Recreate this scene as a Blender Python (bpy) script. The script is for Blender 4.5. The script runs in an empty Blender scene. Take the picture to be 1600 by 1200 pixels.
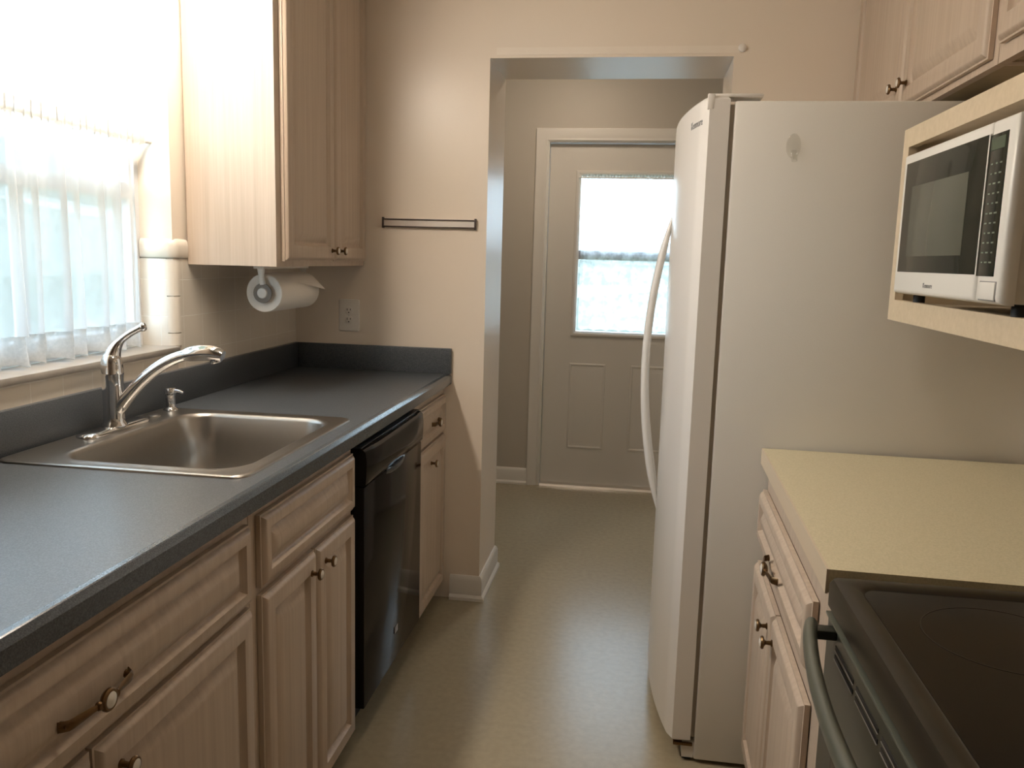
import bpy, bmesh, math, random
from mathutils import Vector, Matrix
random.seed(4)
S = bpy.context.scene
COL = S.collection
pi = math.pi

# ------------------------------------------------------------------ materials
def new_mat(name):
    m = bpy.data.materials.new(name); m.use_nodes = True
    nt = m.node_tree
    return m, nt, nt.nodes['Principled BSDF']

def setp(b, **k):
    names = {'color': 'Base Color', 'rough': 'Roughness', 'metal': 'Metallic', 'spec': 'Specular IOR Level',
             'trans': 'Transmission Weight', 'ior': 'IOR', 'alpha': 'Alpha', 'coat': 'Coat Weight', 'coatr': 'Coat Roughness',
             'estr': 'Emission Strength', 'ecol': 'Emission Color'}
    for a, v in k.items():
        s = b.inputs[names[a]]
        if a in ('color', 'ecol'): v = (*v, 1)
        s.default_value = v

def simple(name, color, rough=.5, metal=0, noise=0.0, nscale=30, bump=0.0, bscale=200, spec=.5, coat=0, coatr=.1):
    m, nt, b = new_mat(name)
    setp(b, color=color, rough=rough, metal=metal, spec=spec, coat=coat, coatr=coatr)
    tc = nt.nodes.new('ShaderNodeTexCoord')
    n = nt.nodes.new('ShaderNodeTexNoise'); n.inputs['Scale'].default_value = nscale; n.inputs['Detail'].default_value = 4
    nt.links.new(tc.outputs['Object'], n.inputs['Vector'])
    mx = nt.nodes.new('ShaderNodeMix'); mx.data_type = 'RGBA'
    c = color
    mx.inputs[6].default_value = (c[0]*(1-noise), c[1]*(1-noise), c[2]*(1-noise), 1)
    mx.inputs[7].default_value = (min(1, c[0]*(1+noise)), min(1, c[1]*(1+noise)), min(1, c[2]*(1+noise)), 1)
    nt.links.new(n.outputs['Fac'], mx.inputs[0]); nt.links.new(mx.outputs[2], b.inputs['Base Color'])
    if bump:
        n2 = nt.nodes.new('ShaderNodeTexNoise'); n2.inputs['Scale'].default_value = bscale
        nt.links.new(tc.outputs['Object'], n2.inputs['Vector'])
        bp = nt.nodes.new('ShaderNodeBump'); bp.inputs['Strength'].default_value = bump; bp.inputs['Distance'].default_value = .002
        nt.links.new(n2.outputs['Fac'], bp.inputs['Height']); nt.links.new(bp.outputs[0], b.inputs['Normal'])
    return m

def grain(name, c1, c2, rough=.42, scale=(70, 70, 1.6)):
    m, nt, b = new_mat(name); setp(b, rough=rough, spec=.4)
    tc = nt.nodes.new('ShaderNodeTexCoord'); mp = nt.nodes.new('ShaderNodeMapping')
    mp.inputs['Scale'].default_value = scale
    n = nt.nodes.new('ShaderNodeTexNoise'); n.inputs['Scale'].default_value = 1; n.inputs['Detail'].default_value = 5; n.inputs['Roughness'].default_value = .6
    cr = nt.nodes.new('ShaderNodeValToRGB')
    cr.color_ramp.elements[0].position = .3; cr.color_ramp.elements[0].color = (*c1, 1)
    cr.color_ramp.elements[1].position = .7; cr.color_ramp.elements[1].color = (*c2, 1)
    nt.links.new(tc.outputs['Object'], mp.inputs['Vector']); nt.links.new(mp.outputs[0], n.inputs['Vector'])
    nt.links.new(n.outputs['Fac'], cr.inputs[0]); nt.links.new(cr.outputs[0], b.inputs['Base Color'])
    return m

def speckle(name, c1, c2, c3, rough, scale=450, spec=.5):
    m, nt, b = new_mat(name); setp(b, rough=rough, spec=spec)
    tc = nt.nodes.new('ShaderNodeTexCoord')
    n = nt.nodes.new('ShaderNodeTexNoise'); n.inputs['Scale'].default_value = scale; n.inputs['Detail'].default_value = 2
    cr = nt.nodes.new('ShaderNodeValToRGB')
    e = cr.color_ramp.elements
    e[0].position = .35; e[0].color = (*c1, 1); e[1].position = .65; e[1].color = (*c3, 1)
    x = e.new(.5); x.color = (*c2, 1)
    nt.links.new(tc.outputs['Object'], n.inputs['Vector']); nt.links.new(n.outputs['Fac'], cr.inputs[0])
    nt.links.new(cr.outputs[0], b.inputs['Base Color'])
    return m

def emit(name, color, strength):
    m = bpy.data.materials.new(name); m.use_nodes = True; nt = m.node_tree
    nt.nodes.remove(nt.nodes['Principled BSDF'])
    e = nt.nodes.new('ShaderNodeEmission'); e.inputs[0].default_value = (*color, 1); e.inputs[1].default_value = strength
    nt.links.new(e.outputs[0], nt.nodes['Material Output'].inputs[0])
    return m

def tiles(name, u, v, u0, v0, size=.108):
    """square glazed tiles with grout; u, v: object axes of the surface"""
    m, nt, b = new_mat(name); setp(b, rough=.18, spec=.5)
    tc = nt.nodes.new('ShaderNodeTexCoord'); sp = nt.nodes.new('ShaderNodeSeparateXYZ'); cb = nt.nodes.new('ShaderNodeCombineXYZ')
    nt.links.new(tc.outputs['Object'], sp.inputs[0])
    for ax, off, k in ((u, u0, 0), (v, v0, 1)):
        a = nt.nodes.new('ShaderNodeMath'); a.operation = 'SUBTRACT'; a.inputs[1].default_value = off
        nt.links.new(sp.outputs[ax], a.inputs[0]); nt.links.new(a.outputs[0], cb.inputs[k])
    br = nt.nodes.new('ShaderNodeTexBrick'); br.offset = 0; br.squash = 1
    br.inputs['Scale'].default_value = 1; br.inputs['Mortar Size'].default_value = .0016; br.inputs['Mortar Smooth'].default_value = .2
    br.inputs['Brick Width'].default_value = size; br.inputs['Row Height'].default_value = size
    br.inputs['Color1'].default_value = (.70, .64, .55, 1); br.inputs['Color2'].default_value = (.68, .62, .53, 1)
    br.inputs['Mortar'].default_value = (.78, .74, .66, 1)
    nt.links.new(cb.outputs[0], br.inputs['Vector']); nt.links.new(br.outputs['Color'], b.inputs['Base Color'])
    bp = nt.nodes.new('ShaderNodeBump'); bp.inputs['Strength'].default_value = .6; bp.inputs['Distance'].default_value = .002; bp.invert = True
    nt.links.new(br.outputs['Fac'], bp.inputs['Height']); nt.links.new(bp.outputs[0], b.inputs['Normal'])
    return m

def cloth(name, color, opacity, transl, lace=0.0, lscale=60):
    """thin woven cloth: part open weave, part translucent thread"""
    m = bpy.data.materials.new(name); m.use_nodes = True; nt = m.node_tree
    nt.nodes.remove(nt.nodes['Principled BSDF'])
    d = nt.nodes.new('ShaderNodeBsdfDiffuse'); d.inputs[0].default_value = (*color, 1)
    t = nt.nodes.new('ShaderNodeBsdfTranslucent'); t.inputs[0].default_value = (*color, 1)
    a = nt.nodes.new('ShaderNodeMixShader'); a.inputs[0].default_value = transl
    nt.links.new(d.outputs[0], a.inputs[1]); nt.links.new(t.outputs[0], a.inputs[2])
    tr = nt.nodes.new('ShaderNodeBsdfTransparent')
    o = nt.nodes.new('ShaderNodeMixShader'); o.inputs[0].default_value = opacity
    nt.links.new(tr.outputs[0], o.inputs[1]); nt.links.new(a.outputs[0], o.inputs[2])
    if not lace:    # cloth seen edge-on lets less through
        lw = nt.nodes.new('ShaderNodeLayerWeight'); lw.inputs[0].default_value = .5
        ma = nt.nodes.new('ShaderNodeMath'); ma.operation = 'MULTIPLY_ADD'; ma.use_clamp = True; ma.inputs[1].default_value = .75; ma.inputs[2].default_value = opacity-.3
        nt.links.new(lw.outputs['Facing'], ma.inputs[0]); nt.links.new(ma.outputs[0], o.inputs[0])
    if lace:
        tc = nt.nodes.new('ShaderNodeTexCoord')
        n = nt.nodes.new('ShaderNodeTexNoise'); n.inputs['Scale'].default_value = lscale; n.inputs['Detail'].default_value = 3
        mr = nt.nodes.new('ShaderNodeMapRange'); mr.inputs[1].default_value = .38; mr.inputs[2].default_value = .62
        mr.inputs[3].default_value = max(0, opacity-lace); mr.inputs[4].default_value = min(1, opacity+lace)
        nt.links.new(tc.outputs['Object'], n.inputs['Vector']); nt.links.new(n.outputs['Fac'], mr.inputs[0]); nt.links.new(mr.outputs[0], o.inputs[0])
    nt.links.new(o.outputs[0], nt.nodes['Material Output'].inputs[0])
    return m

def glassmat(name, color=(1, 1, 1), rough=0.0):
    m = bpy.data.materials.new(name); m.use_nodes = True; nt = m.node_tree
    nt.nodes.remove(nt.nodes['Principled BSDF'])
    tr = nt.nodes.new('ShaderNodeBsdfTransparent'); tr.inputs[0].default_value = (*color, 1)
    g = nt.nodes.new('ShaderNodeBsdfGlossy'); g.inputs['Roughness'].default_value = rough
    lw = nt.nodes.new('ShaderNodeLayerWeight'); lw.inputs[0].default_value = .5
    pw = nt.nodes.new('ShaderNodeMath'); pw.operation = 'POWER'; pw.inputs[1].default_value = 5
    nt.links.new(lw.outputs['Facing'], pw.inputs[0])
    f = nt.nodes.new('ShaderNodeMath'); f.operation = 'MULTIPLY_ADD'; f.inputs[1].default_value = .7; f.inputs[2].default_value = .03
    nt.links.new(pw.outputs[0], f.inputs[0])
    x = nt.nodes.new('ShaderNodeMixShader')
    nt.links.new(f.outputs[0], x.inputs[0]); nt.links.new(tr.outputs[0], x.inputs[1]); nt.links.new(g.outputs[0], x.inputs[2])
    nt.links.new(x.outputs[0], nt.nodes['Material Output'].inputs[0])
    return m

M = {}
M['wall'] = simple('cream wall paint', (.79, .695, .585), .34, noise=.02, nscale=6, bump=.08, bscale=120)
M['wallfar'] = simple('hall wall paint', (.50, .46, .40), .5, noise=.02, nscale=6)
M['patch'] = simple('patched wall paint', (.83, .745, .64), .42, noise=.03)
M['ceil'] = simple('ceiling paint', (.72, .68, .62), .8)
M['floor'] = simple('mottled vinyl floor', (.335, .285, .195), .26, noise=.16, nscale=45, bump=.05, bscale=90, spec=.5)
M['trim'] = simple('white trim paint', (.74, .71, .66), .35)
M['doorpaint'] = simple('white door paint', (.70, .67, .62), .38)
M['wood'] = grain('pickled oak laminate', (.445, .355, .275), (.535, .44, .35))
M['woodshelf'] = grain('pale shelf laminate', (.56, .46, .32), (.63, .525, .38), scale=(2, 70, 70))
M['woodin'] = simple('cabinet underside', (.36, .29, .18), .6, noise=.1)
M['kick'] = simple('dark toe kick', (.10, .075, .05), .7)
M['counter'] = speckle('dark slate laminate', (.044, .051, .060), (.064, .073, .083), (.098, .106, .116), .35)
M['counteredge'] = speckle('dark slate laminate edge', (.040, .050, .060), (.060, .072, .083), (.092, .105, .116), .2)
M['almond'] = speckle('almond laminate', (.56, .495, .325), (.61, .54, .36), (.65, .575, .40), .42, scale=300)
M['almondedge'] = simple('almond laminate edge', (.60, .50, .37), .45)
M['steel'] = simple('brushed stainless', (.44, .42, .39), .30, metal=1, noise=.04, nscale=60)
M['chrome'] = simple('chrome', (.82, .82, .83), .06, metal=1)
M['alu'] = simple('satin aluminium', (.80, .76, .72), .3, metal=1)
M['darkbar'] = simple('dark bronze plastic', (.05, .03, .025), .4)
M['brass'] = simple('antique brass', (.16, .095, .045), .3, metal=.9, noise=.3, nscale=80)
M['porcelain'] = simple('white porcelain', (.78, .74, .66), .15)
M['black'] = simple('gloss black plastic', (.012, .010, .009), .10, spec=.09)
M['blackmatte'] = simple('matte black', (.01, .01, .01), .6)
M['dwgrey'] = simple('charcoal trim', (.05, .055, .065), .25)
M['silver'] = simple('silver badge', (.55, .55, .55), .3, metal=.8)
M['fridge'] = simple('white textured enamel', (.70, .675, .62), .33, bump=.12, bscale=260)
M['fridgedoor'] = simple('white door enamel', (.73, .70, .655), .24)
M['gasket'] = simple('grey gasket', (.30, .26, .21), .7)
M['badge'] = simple('dull silver badge', (.30, .29, .28), .35)
M['hub'] = simple('smoked plastic hub', (.16, .125, .095), .4)
M['grey'] = simple('grey lettering', (.22, .22, .22), .4)
M['mwwhite'] = simple('white microwave plastic', (.76, .74, .69), .3)
M['mwglass'] = simple('black microwave glass', (.020, .022, .016), .10, spec=.12)
M['mwwin'] = simple('meshed oven window', (.085, .09, .07), .22, noise=.1, nscale=600, spec=.3)
M['mwmark'] = simple('panel print', (.16, .20, .15), .4)
M['cooktop'] = simple('black ceramic glass', (.010, .0085, .008), .12, spec=.25)
M['cooktopframe'] = simple('dark brown frame', (.026, .021, .014), .3, spec=.25)
M['ring'] = simple('burner ring print', (.022, .02, .018), .2)
M['ovenface'] = simple('olive black enamel', (.035, .036, .027), .28)
M['ovenhandle'] = simple('grey green handle', (.085, .09, .070), .35)
M['paper'] = simple('paper towel', (.80, .76, .70), .85, bump=.3, bscale=180)
M['core'] = simple('cardboard core', (.36, .31, .26), .8)
M['whiteplastic'] = simple('white plastic', (.76, .72, .66), .35)
M['slot'] = simple('outlet slot', (.02, .02, .02), .6)
M['marble'] = simple('grey marble sill', (.33, .305, .27), .35, noise=.25, nscale=25)
M['tileyz'] = tiles('wall tiles', 'Y', 'Z', 2.291-.108*20, 1.334-.108*10)
M['tilexz'] = tiles('reveal tiles', 'X', 'Z', -.0405-.108*20, 1.334-.108*10)
M['captile'] = simple('glazed cap tile', (.72, .66, .57), .16)
M['curtain'] = cloth('sheer white voile', (.72, .71, .69), .80, .45)
M['hem'] = cloth('doubled voile hem', (.64, .63, .60), .90, .35, lace=.05, lscale=120)
M['lace'] = cloth('white lace', (.85, .87, .88), .58, .72, lace=.22, lscale=20)
M['laceedge'] = cloth('gathered lace heading', (.62, .66, .68), .75, .3, lace=.2, lscale=90)
M['glass'] = glassmat('window glass')
M['clear'] = glassmat('clear plastic', (.97, .97, .96), .1)
M['winframe'] = simple('white window frame', (.74, .74, .74), .4)
M['railbacklit'] = simple('backlit dark sash rail', (.30, .31, .32), .4)  # backlit darkness of the door's rail painted in as grey
M['lawn'] = simple('lawn', (.10, .17, .07), .9, noise=.4, nscale=8)
M['hedge'] = simple('hedge leaves', (.27, .28, .25), .7, noise=.5, nscale=14)
M['tube'] = emit('fluorescent tube', (1, .87, .73), 88)
M['globe'] = emit('ceiling lamp glass', (1, .83, .66), 20)
M['hallglobe'] = emit('hall lamp glass', (1, .82, .64), 48)
M['housing'] = simple('white lamp housing', (.78, .76, .72), .5)

# ------------------------------------------------------------------ mesh builder
class MB:
    def __init__(s): s.v = []; s.f = []; s.m = []
    def add(s, vs, fs, m=0):
        o = len(s.v); s.v += [tuple(p) for p in vs]
        for f in fs: s.f.append(tuple(i+o for i in f)); s.m.append(m)
        return s
    def box(s, x0, x1, y0, y1, z0, z1, m=0):
        vs = [(x, y, z) for x in (x0, x1) for y in (y0, y1) for z in (z0, z1)]
        return s.add(vs, [(0, 1, 3, 2), (4, 6, 7, 5), (0, 4, 5, 1), (2, 3, 7, 6), (0, 2, 6, 4), (1, 5, 7, 3)], m)
    def rbox(s, x0, x1, y0, y1, z0, z1, r=.004, seg=2, m=0):
        bm = bmesh.new(); bmesh.ops.create_cube(bm, size=1)
        for v in bm.verts:
            v.co = Vector(((x0+x1)/2+v.co.x*(x1-x0), (y0+y1)/2+v.co.y*(y1-y0), (z0+z1)/2+v.co.z*(z1-z0)))
        bmesh.ops.bevel(bm, geom=bm.edges[:], offset=r, segments=seg, profile=.5, affect='EDGES')
        bm.verts.index_update()
        s.add([v.co[:] for v in bm.verts], [[v.index for v in f.verts] for f in bm.faces], m); bm.free(); return s
    def loft(s, loops, cap0=True, cap1=True, m=0, mlast=None, closed=True):
        n = len(loops[0]); o = len(s.v)
        for l in loops: s.v += [tuple(p) for p in l]
        for k in range(len(loops)-1):
            for i in range(n if closed else n-1):
                a = o+k*n+i; b = o+k*n+(i+1) % n
                s.f.append((a, b, b+n, a+n)); s.m.append(m)
        if cap0: s.f.append(tuple(o+i for i in range(n))[::-1]); s.m.append(m)
        if cap1: s.f.append(tuple(o+(len(loops)-1)*n+i for i in range(n))); s.m.append(m if mlast is None else mlast)
        return s
    def tube(s, path, rad, n=12, side=None, m=0, caps=True):
        """rad: number, list of numbers or list of (a,b) half axes; side: fixed direction of half axis a"""
        P = [Vector(p) for p in path]; loops = []
        prev = None
        for i, p in enumerate(P):
            t = (P[min(i+1, len(P)-1)]-P[max(i-1, 0)]).normalized()
            if side is not None: a = Vector(side)
            elif prev is not None: a = prev
            else: a = Vector((0, 0, 1)) if abs(t.z) < .9 else Vector((1, 0, 0))
            a = (a-t*a.dot(t)).normalized(); b = t.cross(a); prev = a
            r = rad[i] if isinstance(rad, (list, tuple)) and isinstance(rad, list) else rad
            ra, rb = r if isinstance(r, tuple) else (r, r)
            loops.append([p+a*ra*math.cos(2*pi*k/n)+b*rb*math.sin(2*pi*k/n) for k in range(n)])
        return s.loft(loops, caps, caps, m)
    def lathe(s, prof, origin, axis, n=20, m=0, mats=None, sx=1.0, ref=None):
        """prof: list of (radius, height); axis: direction of height; sx squeezes one radius direction"""
        ax = Vector(axis).normalized(); a = Vector(ref) if ref else (Vector((0, 0, 1)) if abs(ax.z) < .9 else Vector((1, 0, 0)))
        a = (a-ax*a.dot(ax)).normalized(); b = ax.cross(a); O = Vector(origin)
        loops = [[O+ax*h+(a*math.cos(2*pi*k/n)+b*sx*math.sin(2*pi*k/n))*max(r, 1e-5) for k in range(n)] for r, h in prof]
        if mats is None: return s.loft(loops, True, True, m)
        for k in range(len(loops)-1):
            s.loft(loops[k:k+2], k == 0, k == len(loops)-2, mats[k])
        return s
    def prism(s, poly, axis, a0, a1, m=0):
        def P(p, a): return {'X': (a, p[0], p[1]), 'Y': (p[0], a, p[1]), 'Z': (p[0], p[1], a)}[axis]
        return s.loft([[P(p, a0) for p in poly], [P(p, a1) for p in poly]], True, True, m)

def link(o): COL.objects.link(o); return o

class Thing:
    """an Empty at the base of a thing; parts are built in scene coordinates (before rotz) and hang from it"""
    def __init__(s, name, loc, label, cat, group=None, rotz=0, kind=None):
        o = bpy.data.objects.new(name, None); o.empty_display_size = .05; link(o)
        o.location = loc; o.rotation_euler = (0, 0, rotz); o['label'] = label; o['category'] = cat
        if group: o['group'] = group
        if kind: o['kind'] = kind
        s.o = o; s.loc = Vector(loc)
    def part(s, name, mb, mats, parent=None, label=None, smooth=35):
        o = build(name, mb, mats, s.loc, smooth); o.parent = parent or s.o
        if label: o['label'] = label
        return o

def build(name, mb, mats, origin=(0, 0, 0), smooth=35):
    me = bpy.data.meshes.new(name); O = Vector(origin)
    me.from_pydata([tuple(Vector(p)-O) for p in mb.v], [], mb.f)
    if not isinstance(mats, (list, tuple)): mats = [mats]
    for m in mats: me.materials.append(m)
    for p, k in zip(me.polygons, mb.m): p.material_index = k
    bm = bmesh.new(); bm.from_mesh(me); bmesh.ops.remove_doubles(bm, verts=bm.verts[:], dist=1e-6)
    bmesh.ops.recalc_face_normals(bm, faces=bm.faces[:]); bm.to_mesh(me); bm.free()
    if smooth:
        for p in me.polygons: p.use_smooth = True
        me.set_sharp_from_angle(angle=math.radians(smooth))
    o = bpy.data.objects.new(name, me); link(o); return o

def single(name, mb, mats, loc, label, cat, group=None, smooth=35, kind=None):
    o = build(name, mb, mats, loc, smooth); o.location = loc
    o['label'] = label; o['category'] = cat
    if group: o['group'] = group
    if kind: o['kind'] = kind
    return o

def struct(name, mb, mats, label, cat, smooth=0):
    return single(name, mb, mats, (0, 0, 0), label, cat, kind='structure', smooth=smooth)

def text_mb(txt, size, place, depth=.0006):
    cu = bpy.data.curves.new('lettering', 'FONT'); cu.body = txt; cu.size = size; cu.extrude = depth/2; cu.align_x = 'CENTER'; cu.align_y = 'CENTER'
    cu.resolution_u = 3
    o = bpy.data.objects.new('lettering', cu); link(o)
    dg = bpy.context.evaluated_depsgraph_get(); me = bpy.data.meshes.new_from_object(o.evaluated_get(dg))
    mb = MB(); mb.add([place(v.co) for v in me.vertices], [tuple(p.vertices) for p in me.polygons])
    bpy.data.objects.remove(o); bpy.data.curves.remove(cu); bpy.data.meshes.remove(me)
    return mb

# maps (a along the wall, b height, d out of the wall) -> scene point
def facing_px(x): return lambda a, b, d: (x+d, a, b)        # front faces +X, a = Y
def facing_nx(x): return lambda a, b, d: (x-d, a, b)        # front faces -X
def facing_ny(y): return lambda a, b, d: (a, y-d, b)        # front faces -Y, a = X

def rectloop(f, a0, a1, b0, b1, i, d):
    return [f(a0+i, b0+i, d), f(a1-i, b0+i, d), f(a1-i, b1-i, d), f(a0+i, b1-i, d)]

def raised(f, a0, a1, b0, b1, t=.02, fw=.044, slope=.026):
    mb = MB()
    prof = [(0, 0), (0, t-.010), (.004, t-.0095), (.006, t-.006), (.010, t-.002), (.014, t), (fw, t), (fw+.004, t-.009), (fw+.008, t-.0125),
            (fw+.011, t-.0125), (fw+.013, t-.0115), (fw+.011+slope*.92, t-.001), (fw+.013+slope, t), (fw+.017+slope, t+.0005)]
    mb.loft([rectloop(f, a0, a1, b0, b1, i, d) for i, d in prof]); return mb

def knob_mb(f, a, b, d0):
    o = Vector(f(a, b, d0)); ax = Vector(f(a, b, d0+1))-o
    mb = MB()
    mb.lathe([(.0075, 0), (.0075, .002), (.005, .004), (.0042, .013), (.008, .017), (.0135, .0185), (.0145, .0215), (.0125, .0245), (.0105, .0250), (.010, .0242), (.0098, .0252), (.006, .0272), (0, .028)],
             o, ax, 20, mats=[0]*9+[1]*3); return mb

def pull_mb(f, a, b, d0, half=.07):
    mb = MB()
    up = Vector(f(a, b+1, d0))-Vector(f(a, b, d0))
    for sgn in (-1, 1):
        pts = []; rad = []
        for k in range(9):
            q = k/8; s_ = .012+q*(half-.012)
            dd = .021 - .008*math.sin(q*pi/2)-(.013*max(0, (q-.8)/.2)**2)
            pts.append(f(a+sgn*s_, b-.004*math.sin(q*pi)*0, d0+max(.0005, dd))); w = .0032+.0045*math.sin(min(1, q*1.15)*pi/2)
            rad.append((w, .0022))
        mb.tube(pts, rad, 8, side=up)
        mb.lathe([(.0062, 0), (.0062, .003), (.004, .005), (.0035, .01)], f(a+sgn*(half-.006), b, d0), Vector(f(a, b, d0+1))-Vector(f(a, b, d0)), 10)
        mb.lathe([(.0055, 0), (.007, .004), (.0055, .008)], f(a+sgn*.017, b, d0+.0155), Vector(f(a, b, d0+1))-Vector(f(a, b, d0)), 10)
    o = Vector(f(a, b, d0+.012)); ax = Vector(f(a, b, d0+1))-Vector(f(a, b, d0))
    mb.lathe([(.006, 0), (.013, .004), (.0165, .008), (.0165, .011), (.0145, .0135), (.012, .0138), (.0115, .013), (.011, .014), (.007, .016), (0, .0168)],
             o, ax, 22, mats=[0]*6+[1]*3)
    return mb

def add_door(th, f, a0, a1, b0, b1, knob=None, t=.02, fw=.044):
    d = th.part('door', raised(f, a0, a1, b0, b1, t, fw), M['wood'])
    if knob: th.part('knob', knob_mb(f, knob[0], knob[1], t), [M['brass'], M['porcelain']], d)
    return d

def add_drawer(th, f, a0, a1, b0, b1, pull=None, t=.02, fw=.030, half=.07):
    d = th.part('drawer', raised(f, a0, a1, b0, b1, t, fw, .022), M['wood'])
    if pull: th.part('pull', pull_mb(f, pull[0], pull[1], t, half), [M['brass'], M['porcelain']], d)
    return d

# ------------------------------------------------------------------ room shell
YB = 3.132; YH = 3.497; YF = 4.904; XR = 2.345; HC = 2.44
XJ0, XJ1, HD = .766, 1.632, 2.082          # opening to the hall
WY0, WY1, WZ0, WZ1 = 1.37, 2.27, 1.080, 2.13   # kitchen window opening
YREAR = -4.6

mb = MB().box(-.6, 2.9, YREAR-.1, YF+.13, -.05, 0)
struct('floor', mb, M['floor'], 'beige mottled glossy vinyl floor of the kitchen and hall', 'floor')
mb = MB().box(-.6, 2.9, YREAR-.1, YF+.13, HC, HC+.06)
struct('ceiling', mb, M['ceil'], 'plain white ceiling over the kitchen and hall', 'ceiling')
mb = MB()
mb.box(-.16, 0, YREAR, WY0, 0, HC).box(-.16, 0, WY1, YH, 0, HC).box(-.16, 0, WY0, WY1, 0, WZ0-.02).box(-.16, 0, WY0, WY1, WZ1, HC)
struct('wall_left', mb, M['wall'], 'cream painted wall with the curtained window above the sink', 'wall')
mb = MB()
mb.box(0.0005, XJ0, YB, YH, 0, HC-.0005).box(XJ1, XR-.0005, YB, YH, 0, HC-.0005).box(XJ0, XJ1, YB, YH, HD, HC-.0005)
struct('wall_back', mb, M['wall'], 'cream painted end wall with the open passage to the hall', 'wall')
mb = MB().box(XR, XR+.12, YREAR, YH, 0, HC)
struct('wall_right', mb, M['wall'], 'cream painted wall behind the refrigerator and stove', 'wall')
mb = MB().box(-.16, XR+.12, YREAR-.1, YREAR, 0, HC)
struct('wall_rear', mb, M['wall'], 'cream painted wall at the near end of the kitchen', 'wall')
DX0, DX1, DH = .795, 1.735, 2.03
mb = MB().box(-.6, DX0, YF, YF+.13, 0, HC).box(DX1, 2.9, YF, YF+.13, 0, HC).box(DX0, DX1, YF, YF+.13, DH, HC)
struct('wall_hall_far', mb, M['wallfar'], 'taupe hall wall with the white half glazed outside door', 'wall')
mb = MB().box(-.6, -.5, YH, YF, 0, HC)
struct('wall_hall_left', mb, M['wallfar'], 'taupe end wall of the hall on the window side', 'wall')
mb = MB().box(2.8, 2.9, YH, YF, 0, HC)
struct('wall_hall_right', mb, M['wallfar'], 'taupe end wall of the hall on the refrigerator side', 'wall')
mb = MB().box(XR+.12, 2.8, YH-.1, YH, 0, HC).box(-.5, -.16, YH-.1, YH, 0, HC)
struct('wall_hall_near', mb, M['wallfar'], 'taupe hall wall beside the passage', 'wall')

# baseboards with a shoe moulding
def baseboard(mb, f, a0, a1, h=.10):
    prof = [(0, 0), (.022, 0), (.022, .012), (.016, .02), (.013, .022), (.013, h-.018), (.009, h-.006), (.004, h), (0, h)]
    mb.loft([[f(a0, z, d) for d, z in prof], [f(a1, z, d) for d, z in prof]])
mb = MB(); BP = [(0, 0), (.022, 0), (.022, .012), (.016, .02), (.013, .022), (.013, .082), (.009, .094), (.004, .10), (0, .10)]
mb.loft([[(.648, YB-d, z) for d, z in BP], [(XJ0+d, YB-d, z) for d, z in BP], [(XJ0+d, YH+d, z) for d, z in BP], [(.5, YH+d, z) for d, z in BP]])
struct('baseboard_back', mb, M['trim'], 'white baseboard wrapping the wall stub beside the passage', 'baseboard', 30)
mb = MB(); baseboard(mb, facing_ny(YF), -.5, .722)
struct('baseboard_hall', mb, M['trim'], 'white baseboard on the hall wall beside the outside door', 'baseboard', 30)

# door casing (moulded), head and sides
def casing(mb, pts, w=.07, t=.018):
    prof = [(0, 0), (0, t*.55), (.006, t*.75), (.012, t*.6), (.02, t*.6), (.03, t*.85), (.055, t), (.066, t), (w, t*.8), (w, 0)]
    return prof
mb = MB(); prof = casing(None, None)
L, R_, T = DX0-.003, DX1+.003, DH+.003
loops = []
f = facing_ny(YF)
loops.append([f(L-i, 0, d) for i, d in prof]); loops.append([f(L-i, T+i, d) for i, d in prof])
loops.append([f(R_+i, T+i, d) for i, d in prof]); loops.append([f(R_+i, 0, d) for i, d in prof])
mb.loft(loops)
struct('trim_1', mb, M['trim'], 'white moulded casing around the outside door', 'trim', 25)
mb = MB().box(.79, 1.655, YB-.0025, YB, 2.092, 2.118)
struct('trim_2', mb, M['patch'], 'faint patched strip of wall just above the passage opening', 'trim')

# ------------------------------------------------------------------ kitchen window, sill, tiles
wf = Thing('window_1', (-.13, (WY0+WY1)/2, WZ0), 'white framed kitchen window behind the sheer curtain over the sink', 'window', kind='structure')
mb = MB(); x0, x1 = -.155, -.10
mb.box(x0, x1, WY0, WY0+.045, WZ0, WZ1).box(x0, x1, WY1-.045, WY1, WZ0, WZ1).box(x0, x1, WY0+.045, WY1-.045, WZ0, WZ0+.05).box(x0, x1, WY0+.045, WY1-.045, WZ1-.045, WZ1)
wf.part('window_frame', mb, M['winframe'], smooth=0)
mb = MB().box(-.14, -.108, WY0+.045, WY1-.045, 1.50, 1.545).box(-.14, -.112, 1.80, 1.822, WZ0+.05, 1.5)
wf.part('sash_rail', mb, M['winframe'], smooth=0)
wf.part('window_pane', MB().box(-.128, -.124, WY0+.045, WY1-.045, WZ0+.05, WZ1-.045), M['glass'], smooth=0)
wf.part('window_sill', MB().rbox(-.10, .016, WY0+.001, WY1-.001, WZ0-.018, WZ0, .003), M['marble'], smooth=30, label='grey marble window sill')

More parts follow.
